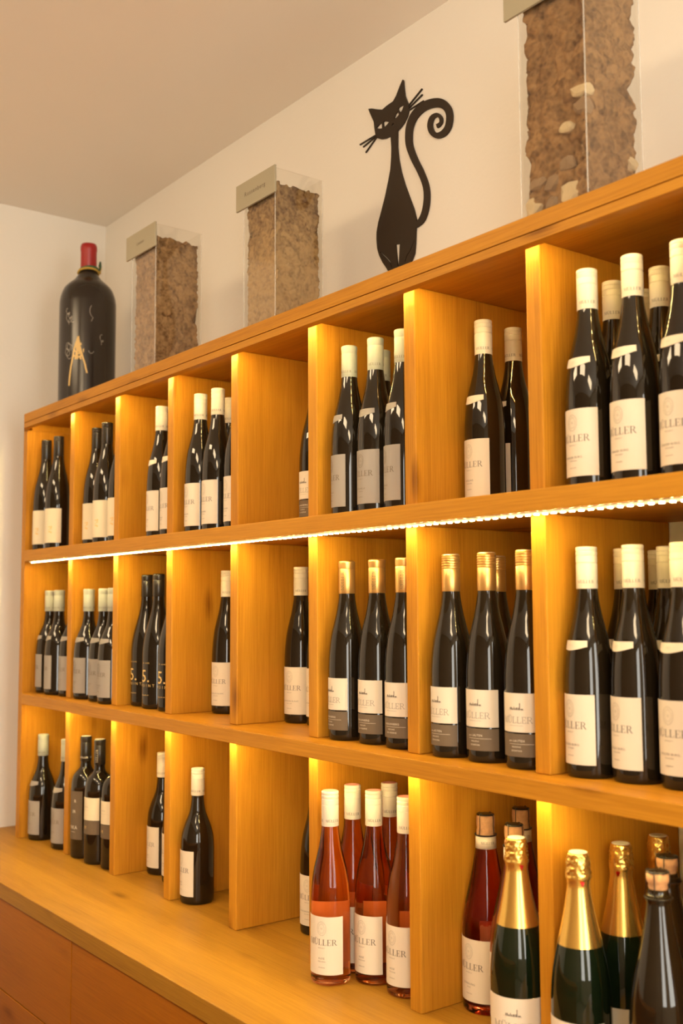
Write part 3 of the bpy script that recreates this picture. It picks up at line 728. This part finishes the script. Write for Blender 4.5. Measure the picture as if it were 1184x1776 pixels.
place('rose_sparkling', 6.564, .289, 3, -2, 'dark pink sparkling bottle behind the gold-foil bottle, only its cork clear', g)
place('rose_sparkling', 6.25, .675, 3, -2, 'dark pink sparkling bottle at the very back, cork in shade', g)
place('foil_sparkling', 6.832, .026, 3, 30, 'gold-foil sparkling bottle standing alone in front of the pink sparkling bottles', None)
g = 'gold-foil sparkling bottles'
place('foil_sparkling', 7.2505, .02, 3, 20, 'gold-foil sparkling bottle, front left in the eighth bottom-row compartment', g)
place('foil_sparkling', 7.255, .341, 3, -15, 'gold-foil sparkling bottle, second one back in the eighth bottom-row compartment', g)
place('foil_sparkling', 7.257, .645, 3, 0, 'gold-foil sparkling bottle, third one back behind the corks', g)
place('foil_sparkling', 7.56, .65, 3, 0, 'gold-foil sparkling bottle at the photo edge, far back', g)
g = 'dark sparkling bottles with wired corks'
place('cork_sparkling', 7.709, .03, 3, 10, 'dark sparkling bottle with wired cork, foremost at the right', g)
place('cork_sparkling', 7.552, .315, 3, 10, 'dark sparkling bottle with wired cork, right behind the foremost dark one', g)

# ------------------------------------------------------------------ large signed bottle on top of the rack
R0 = 87.0
BIG = [(0, 14), (60, 10), (74, .5), (82, 1.5), (86, 7), (87, 16)] + P_([(87, 24), (87, 120), (87, 260), (87, 345), (86, 362), (82.5, 381), (74, 402), (61, 417), (44, 432), (31, 450), (24.5, 468), (23.4, 490), (23.4, 545)]) + [(0, 545)]
big = empty('large_wine_bottle', (.135, .12, ZTOP), 'huge dark signed bottle with red wax cap standing on top of the rack', 'bottle', None, math.radians(58))
o = mesh_obj('glass_body', lathe_bm(BIG, 64), G_MATT, big, True)
o = mesh_obj('wax_cap', lathe_bm([(24.4, 469), (24.8, 470), (24.6, 525), (25.6, 528), (26, 534), (25.6, 542), (23, 549), (17, 551), (0, 551)], 40), REDW, big, True); o['label'] = 'red wax cap'
bm = bmesh.new(); rnd = random.Random(2)
def stroke(pts, w): return [[(a[0], a[1] - w), (b[0], b[1] - w), (b[0], b[1] + w), (a[0], a[1] + w)] if abs(b[0] - a[0]) > abs(b[1] - a[1]) else [(a[0] - w, a[1]), (a[0] + w, a[1]), (b[0] + w, b[1]), (b[0] - w, b[1])] for a, b in zip(pts, pts[1:])]
gold = []
for pts in ([(-28, 80), (-26, 110), (-22, 140), (-17, 165), (-12, 195), (-4, 218), (0, 232)], [(0, 232), (6, 200), (14, 170), (22, 145), (28, 118)], [(-8, 210), (2, 195), (8, 200)], [(-14, 190), (0, 178), (10, 182)], [(-16, 178), (-4, 165), (12, 172)]):
    gold += stroke(pts, 2.6)
for _ in range(60):
    y = rnd.uniform(160, 222); x = rnd.gauss(-1, (232 - y) * .13); gold.append([(x, y), (x + rnd.uniform(2, 5), y + rnd.uniform(-2, 2)), (x + rnd.uniform(1, 4), y + rnd.uniform(8, 18)), (x - 1, y + rnd.uniform(6, 12))])
wrap_polys(bm, gold, BIG, 0, -10, .5, R0)
mesh_obj('gold_brush_mark', bm, INKGOLD, big)
bm = bmesh.new(); sig = []
def loops(cx, cy, n, dx, dy, r): return [(cx + dx * i / n + r * math.cos(i * 1.1), cy + dy * i / n + r * 1.3 * math.sin(i * 1.1)) for i in range(n)]
for a in (loops(-52, 320, 18, 26, -42, 5), loops(-48, 300, 10, 16, -26, 9), loops(-46, 205, 14, 12, -8, 9), loops(-50, 190, 12, 14, -20, 8), loops(26, 330, 9, 8, -60, 4), loops(60, 240, 10, 8, -30, 5), loops(20, 185, 8, 20, -2, 3)):
    sig += stroke(a, .7)
wrap_polys(bm, sig, BIG, 0, -4, .45, R0)
mesh_obj('signatures', bm, INKS, big)
for nm, mt, z, rr, ph in (('ribbon', CLOTH_G, .466, .0275, 0), ('ribbon', CLOTH_Y, .460, .030, .5)):
    bm = bmesh.new()
    tube(bm, [(rr * 1.05 * math.cos(2 * math.pi * i / 28), rr * 1.05 * math.sin(2 * math.pi * i / 28), z + .007 * math.sin(2 * math.pi * i / 28 + ph + 2.4) - .003) for i in range(28)], (.0046 if mt is CLOTH_G else .0036), closed=True)
    tube(bm, [(.034, .002 + ph * .01, z + .002), (.037, .006, z + .015), (.035, .009 + ph * .006, z + .030), (.032, .012, z + .020), (.034, .016, z)], .0032)
    mesh_obj(nm, bm, mt, big, True)

# ------------------------------------------------------------------ soil columns in acrylic boxes
def soil_column(x1, y0, w, h, word, textsize, label, smat, seed, stones=(), soilh=None, rough=1.0):
    root = empty('soil_column', (x1 - w / 2, y0 + w / 2, ZTOP), label, 'display', 'soil samples in clear boxes on the rack')
    t = .004; hw = w / 2
    for nm, b in (('clear_panel', (-hw, hw, -hw, -hw + t)), ('clear_panel', (-hw, hw, hw - t, hw)), ('clear_panel', (-hw, -hw + t, -hw + t, hw - t)), ('clear_panel', (hw - t, hw, -hw + t, hw - t))):
        mesh_obj(nm, box_bm(b[0], b[1], b[2], b[3], 0, h), ACRYL, root)
    for ex, ey in ((-1, -1), (1, -1), (1, 1)): mesh_obj('edge_highlight', box_bm(ex * hw - .0012, ex * hw + .0006, ey * hw - .0006, ey * hw + .0012, 0, h, .0004), EDGE, root)  # pale strips painted in for the bright reflected line along the corners
    mesh_obj('base_plate', box_bm(-hw + t, hw - t, -hw + t, hw - t, 0, t), ACRYL, root)
    # crumbly soil: a fine grid pushed inwards by noise
    n, m, s = 46, 132, hw - t - .0008; sh = soilh or h - .03
    bm = bmesh.new(); V = {}
    def pos(i, j, k):
        x, y, z = -s + 2 * s * i / n, -s + 2 * s * j / n, .0045 + (sh - .0045) * k / m
        p = Vector((x + seed, y, z)); wob = noise.noise_vector(p * 30) * .006
        d1 = noise.voronoi((p + wob) * (42 / rough))[0]; d2 = noise.voronoi((p + wob) * (105 / rough))[0]
        gap = max(0, .34 - (d1[1] - d1[0])) / .34; gap2 = max(0, .30 - (d2[1] - d2[0])) / .30
        hollow = max(0, noise.noise(p * 17) - .12)
        d = .0042 * rough * gap + .0016 * gap2 + .020 * rough * hollow + .0016 * abs(noise.noise(p * 240))
        ax, ay = abs(x) / s, abs(y) / s
        if ax > .999: x -= math.copysign(d, x)
        if ay > .999: y -= math.copysign(d, y)
        if k == m: z += .014 * noise.noise(Vector((x * 22 + seed, y * 22, 3))) + .010 * noise.noise(Vector((x * 60, y * 60, seed))) - .004 * gap
        return (x, y, z)
    def v(i, j, k):
        if (i, j, k) not in V: V[(i, j, k)] = bm.verts.new(pos(i, j, k))
        return V[(i, j, k)]
    for k in range(m):
        for i in range(n):
            bm.faces.new((v(i, 0, k), v(i + 1, 0, k), v(i + 1, 0, k + 1), v(i, 0, k + 1))); bm.faces.new((v(i + 1, n, k), v(i, n, k), v(i, n, k + 1), v(i + 1, n, k + 1)))
            bm.faces.new((v(0, i + 1, k), v(0, i, k), v(0, i, k + 1), v(0, i + 1, k + 1))); bm.faces.new((v(n, i, k), v(n, i + 1, k), v(n, i + 1, k + 1), v(n, i, k + 1)))
    for i in range(n):
        for j in range(n): bm.faces.new((v(i, j, m), v(i + 1, j, m), v(i + 1, j + 1, m), v(i, j + 1, m)))
    o = mesh_obj('soil', bm, smat, root, True); o['kind'] = 'stuff'
    rnd = random.Random(seed)
    for (x, y, z, r, mt) in stones:
        bm = bmesh.new(); bmesh.ops.create_icosphere(bm, subdivisions=2, radius=1)
        fx, fy = rnd.uniform(.85, 1.35), rnd.uniform(.6, 1.05); off = Vector((rnd.random() * 9, seed, z * 40))
        lim = hw - t - .0004; inset = r * .62
        x = max(-lim + inset, min(lim - inset, x)); y = max(-lim + inset, min(lim - inset, y))
        for vv in bm.verts:
            c = vv.co * (1 + .45 * noise.noise(vv.co * .9 + off) + .22 * noise.noise(vv.co * 2.4 + off))
            p = Vector((x + c.x * r * fx, y + c.y * r, z + c.z * r * fy))
            vv.co = (max(-lim, min(lim, p.x)), max(-lim, min(lim, p.y)), max(.0045, p.z))
        mesh_obj('stone', bm, mt, root)
    # name plate fixed across the front
    pl = mesh_obj('name_plate', box_bm(-hw - .026, hw + .007, -hw - .0062, -hw - .0012, h - .060, h + .003, .0008), PLATE, root)
    bm = bmesh.new()
    for q in font_polys(word, textsize, 1.25):
        try: bm.faces.new([bm.verts.new((a / 1000 - .0095, -hw - .0066, h - .034 + b / 1000)) for a, b in q])
        except ValueError: pass
    mesh_obj('lettering', bm, INK, pl)
    return root
S1 = soil_mat('loam_brown', (0.14, 0.068, 0.026), (0.45, 0.27, 0.12))
S2 = soil_mat('loam_layered', (0.15, 0.075, 0.030), (0.50, 0.33, 0.15), .16)
S3 = soil_mat('loam_stony', (0.10, 0.046, 0.017), (0.40, 0.225, 0.095))
ST1 = plain('pale_stone', (0.62, 0.48, 0.28), 0.85, bump=.4, bscale=90, var=.2); ST2 = plain('brown_stone', (0.30, 0.19, 0.10), 0.85, bump=.4, bscale=90, var=.25)
soil_column(.85, -.012, .132, .380, 'Leiten', 13, 'brown soil in a clear box beside the huge bottle', S1, 11)
soil_column(1.312, .045, .131, .386, 'Rossenberg', 15, 'layered pale soil in a clear box left of the black cat', S2, 23, rough=.8)
h3 = .066
soil_column(2.255, -.03, .132, .400, 'Gottes', 22, 'stony brown soil in a clear box, the tallest and nearest on the rack', S3, 37, soilh=.392, rough=1.5, stones=[
    (.060, -.050, .175, .016, ST1), (.052, -.058, .148, .014, ST2), (.018, -.062, .128, .012, ST1), (-.05, -.06, .022, .017, ST1), (-.012, -.06, .018, .016, ST2),
    (.028, -.06, .026, .018, ST1), (.062, .03, .030, .018, ST2), (-.04, -.06, .058, .016, ST2), (-.008, -.062, .05, .015, ST2), (.062, -.02, .02, .016, ST2), (.064, .05, .085, .014, ST1), (.02, -.062, .07, .012, ST2)])

# ------------------------------------------------------------------ black cat silhouette on the wall
CAT = {"outer": [[1.3994, 2.6835], [1.4017, 2.6552], [1.4009, 2.6323], [1.3975, 2.6046], [1.3892, 2.5784], [1.3778, 2.5474], [1.3641, 2.5168], [1.3517, 2.4915], [1.3452, 2.4702], [1.3441, 2.453], [1.3465, 2.4291], [1.3539, 2.4098], [1.367, 2.389], [1.3821, 2.3701], [1.3872, 2.3622], [1.3972, 2.356], [1.4419, 2.3468], [1.4587, 2.3564], [1.4705, 2.3672], [1.4798, 2.3814], [1.483, 2.4027], [1.4851, 2.4298], [1.4876, 2.4569], [1.4794, 2.483], [1.4654, 2.514], [1.4491, 2.5502], [1.4369, 2.5827], [1.428, 2.6172], [1.4241, 2.6472], [1.4247, 2.6873], [1.4342, 2.6896], [1.4471, 2.6962], [1.46, 2.7085], [1.4652, 2.7208], [1.4646, 2.7339], [1.4585, 2.7463], [1.4523, 2.7602], [1.4492, 2.7816], [1.4478, 2.7989], [1.4444, 2.8026], [1.4335, 2.7908], [1.4203, 2.7729], [1.4093, 2.7641], [1.3873, 2.7625], [1.3694, 2.7594], [1.3515, 2.7669], [1.3311, 2.7769], [1.3173, 2.7813], [1.3186, 2.7772], [1.3263, 2.7623], [1.3375, 2.7417], [1.3396, 2.7246], [1.3431, 2.7085], [1.3506, 2.6963], [1.364, 2.6891], [1.3818, 2.6841]], "holes": [[[1.3473, 2.7232], [1.36, 2.7279], [1.3677, 2.728], [1.3684, 2.7139], [1.3576, 2.717]], [[1.373, 2.728], [1.3779, 2.728], [1.3946, 2.7194], [1.3858, 2.7157], [1.3751, 2.7132]], [[1.4486, 2.741], [1.4306, 2.7413], [1.4276, 2.7382], [1.4347, 2.7262], [1.4425, 2.731]], [[1.4254, 2.7333], [1.4175, 2.729], [1.4117, 2.7205], [1.4217, 2.7202], [1.4304, 2.7241]], [[1.4033, 2.708], [1.4094, 2.7118], [1.4116, 2.7095], [1.4076, 2.7046]], [[1.4144, 2.4198], [1.4289, 2.4175], [1.4239, 2.3655], [1.4209, 2.3663]], [[1.3584, 2.4178], [1.3825, 2.3975], [1.3945, 2.3846], [1.4017, 2.3685], [1.3991, 2.3691], [1.3919, 2.3835], [1.3803, 2.3961], [1.3575, 2.4166]], [[1.4811, 2.4121], [1.4659, 2.3913], [1.4541, 2.3822], [1.4477, 2.3699], [1.446, 2.3704], [1.4521, 2.3833], [1.4634, 2.3914], [1.4795, 2.4125]]], "tailL": [[1.4884, 2.4381], [1.5119, 2.4446], [1.5268, 2.4656], [1.5328, 2.4955], [1.5286, 2.5261], [1.5122, 2.5632], [1.4927, 2.5979], [1.4785, 2.63], [1.4755, 2.6516], [1.48, 2.6761], [1.496, 2.6924], [1.5218, 2.6985], [1.5489, 2.695], [1.5683, 2.6874], [1.5833, 2.6749], [1.5896, 2.659], [1.5856, 2.64], [1.5738, 2.6325], [1.5596, 2.6332], [1.5491, 2.642], [1.5444, 2.6569], [1.5496, 2.6687], [1.5593, 2.6695], [1.5662, 2.6637], [1.5671, 2.6551], [1.5589, 2.6534], [1.5558, 2.6548]], "tailR": [[1.4773, 2.4495], [1.4949, 2.457], [1.5073, 2.4747], [1.5128, 2.5019], [1.5091, 2.529], [1.4927, 2.5639], [1.4722, 2.5988], [1.4559, 2.6339], [1.4512, 2.6604], [1.4559, 2.6894], [1.4739, 2.7115], [1.506, 2.7215], [1.5433, 2.7178], [1.5788, 2.7029], [1.6034, 2.6764], [1.6102, 2.6518], [1.6042, 2.6284], [1.5862, 2.6169], [1.5575, 2.6208], [1.5343, 2.6409], [1.5277, 2.6635], [1.5374, 2.6794], [1.5595, 2.6788], [1.5758, 2.6636], [1.5768, 2.6495], [1.5668, 2.6437], [1.5598, 2.6439]], "wh": [[[1.4637, 2.7328], [1.5106, 2.754]], [[1.4666, 2.7271], [1.5112, 2.7403]], [[1.4653, 2.7214], [1.515, 2.7239]], [[1.3426, 2.7063], [1.2824, 2.7047]], [[1.3448, 2.7034], [1.2954, 2.6944]], [[1.3471, 2.7005], [1.305, 2.6772]]]}
def plate(bm, loops_, y0, y1):
    flat = [p for lp in loops_ for p in lp]
    tris = tessellate_polygon([[Vector((x, z, 0)) for x, z in lp] for lp in loops_])
    A = [bm.verts.new((x, y0, z)) for x, z in flat]; Bv = [bm.verts.new((x, y1, z)) for x, z in flat]
    for t in tris:
        try: bm.faces.new([A[i] for i in t]); bm.faces.new([Bv[i] for i in reversed(t)])
        except ValueError: pass
    k = 0
    for lp in loops_:
        n = len(lp)
        for i in range(n): bm.faces.new((A[k + i], A[k + (i + 1) % n], Bv[k + (i + 1) % n], Bv[k + i]))
        k += n
def dense(pts, sub=4, closed=False):
    n = len(pts); out = []
    for i in range(n if closed else n - 1):
        a = pts[(i - 1) % n] if closed or i else pts[0]; b, c = pts[i], pts[(i + 1) % n]; d = pts[(i + 2) % n] if closed or i < n - 2 else pts[-1]
        for k in range(sub):
            t = k / sub; out.append(tuple(.5 * (2 * b[q] + (c[q] - a[q]) * t + (2 * a[q] - 5 * b[q] + 4 * c[q] - d[q]) * t * t + (3 * b[q] - a[q] - 3 * c[q] + d[q]) * t ** 3) for q in (0, 1)))
    if not closed: out.append(tuple(pts[-1]))
    return out
cx0, cz0 = 1.42, 2.35
loc_ = lambda pts: [(x - cx0, z - cz0) for x, z in pts]
cat = empty('cat_silhouette', (cx0, YB - .0005, cz0), 'flat black cat silhouette with curled tail on the wall above the rack', 'wall decoration')
Y0, Y1 = -.0035, -.0003
bm = bmesh.new(); plate(bm, [loc_(CAT['outer'])] + [loc_(h) for h in CAT['holes']], Y0, Y1)
bmesh.ops.recalc_face_normals(bm, faces=bm.faces); mesh_obj('cat_body', bm, CATB, cat)
bm = bmesh.new(); tl, tr = dense(loc_(CAT['tailL']), 5), dense(loc_(CAT['tailR']), 5)
A = [[bm.verts.new((x, yy, z)) for x, z in s] for s in (tl, tr) for yy in (Y0 - .0002, Y1)]
for i in range(len(tl) - 1):
    for a, b in ((0, 2), (2, 3), (3, 1), (1, 0)): bm.faces.new((A[a][i], A[a][i + 1], A[b][i + 1], A[b][i]))
for i in (0, len(tl) - 1): bm.faces.new((A[0][i], A[2][i], A[3][i], A[1][i]))
bmesh.ops.recalc_face_normals(bm, faces=bm.faces); mesh_obj('tail', bm, CATB, cat)
for (xa, za), (xb, zb) in CAT['wh']:
    bm = bmesh.new(); d = Vector((xb - xa, zb - za)).normalized(); nx, nz = -d.y * .0014, d.x * .0014
    plate(bm, [loc_([(xa + nx, za + nz), (xa - nx, za - nz), (xb - nx, zb - nz), (xb + nx, zb + nz)])], Y0, Y1)
    bmesh.ops.recalc_face_normals(bm, faces=bm.faces); mesh_obj('whisker', bm, CATB, cat)
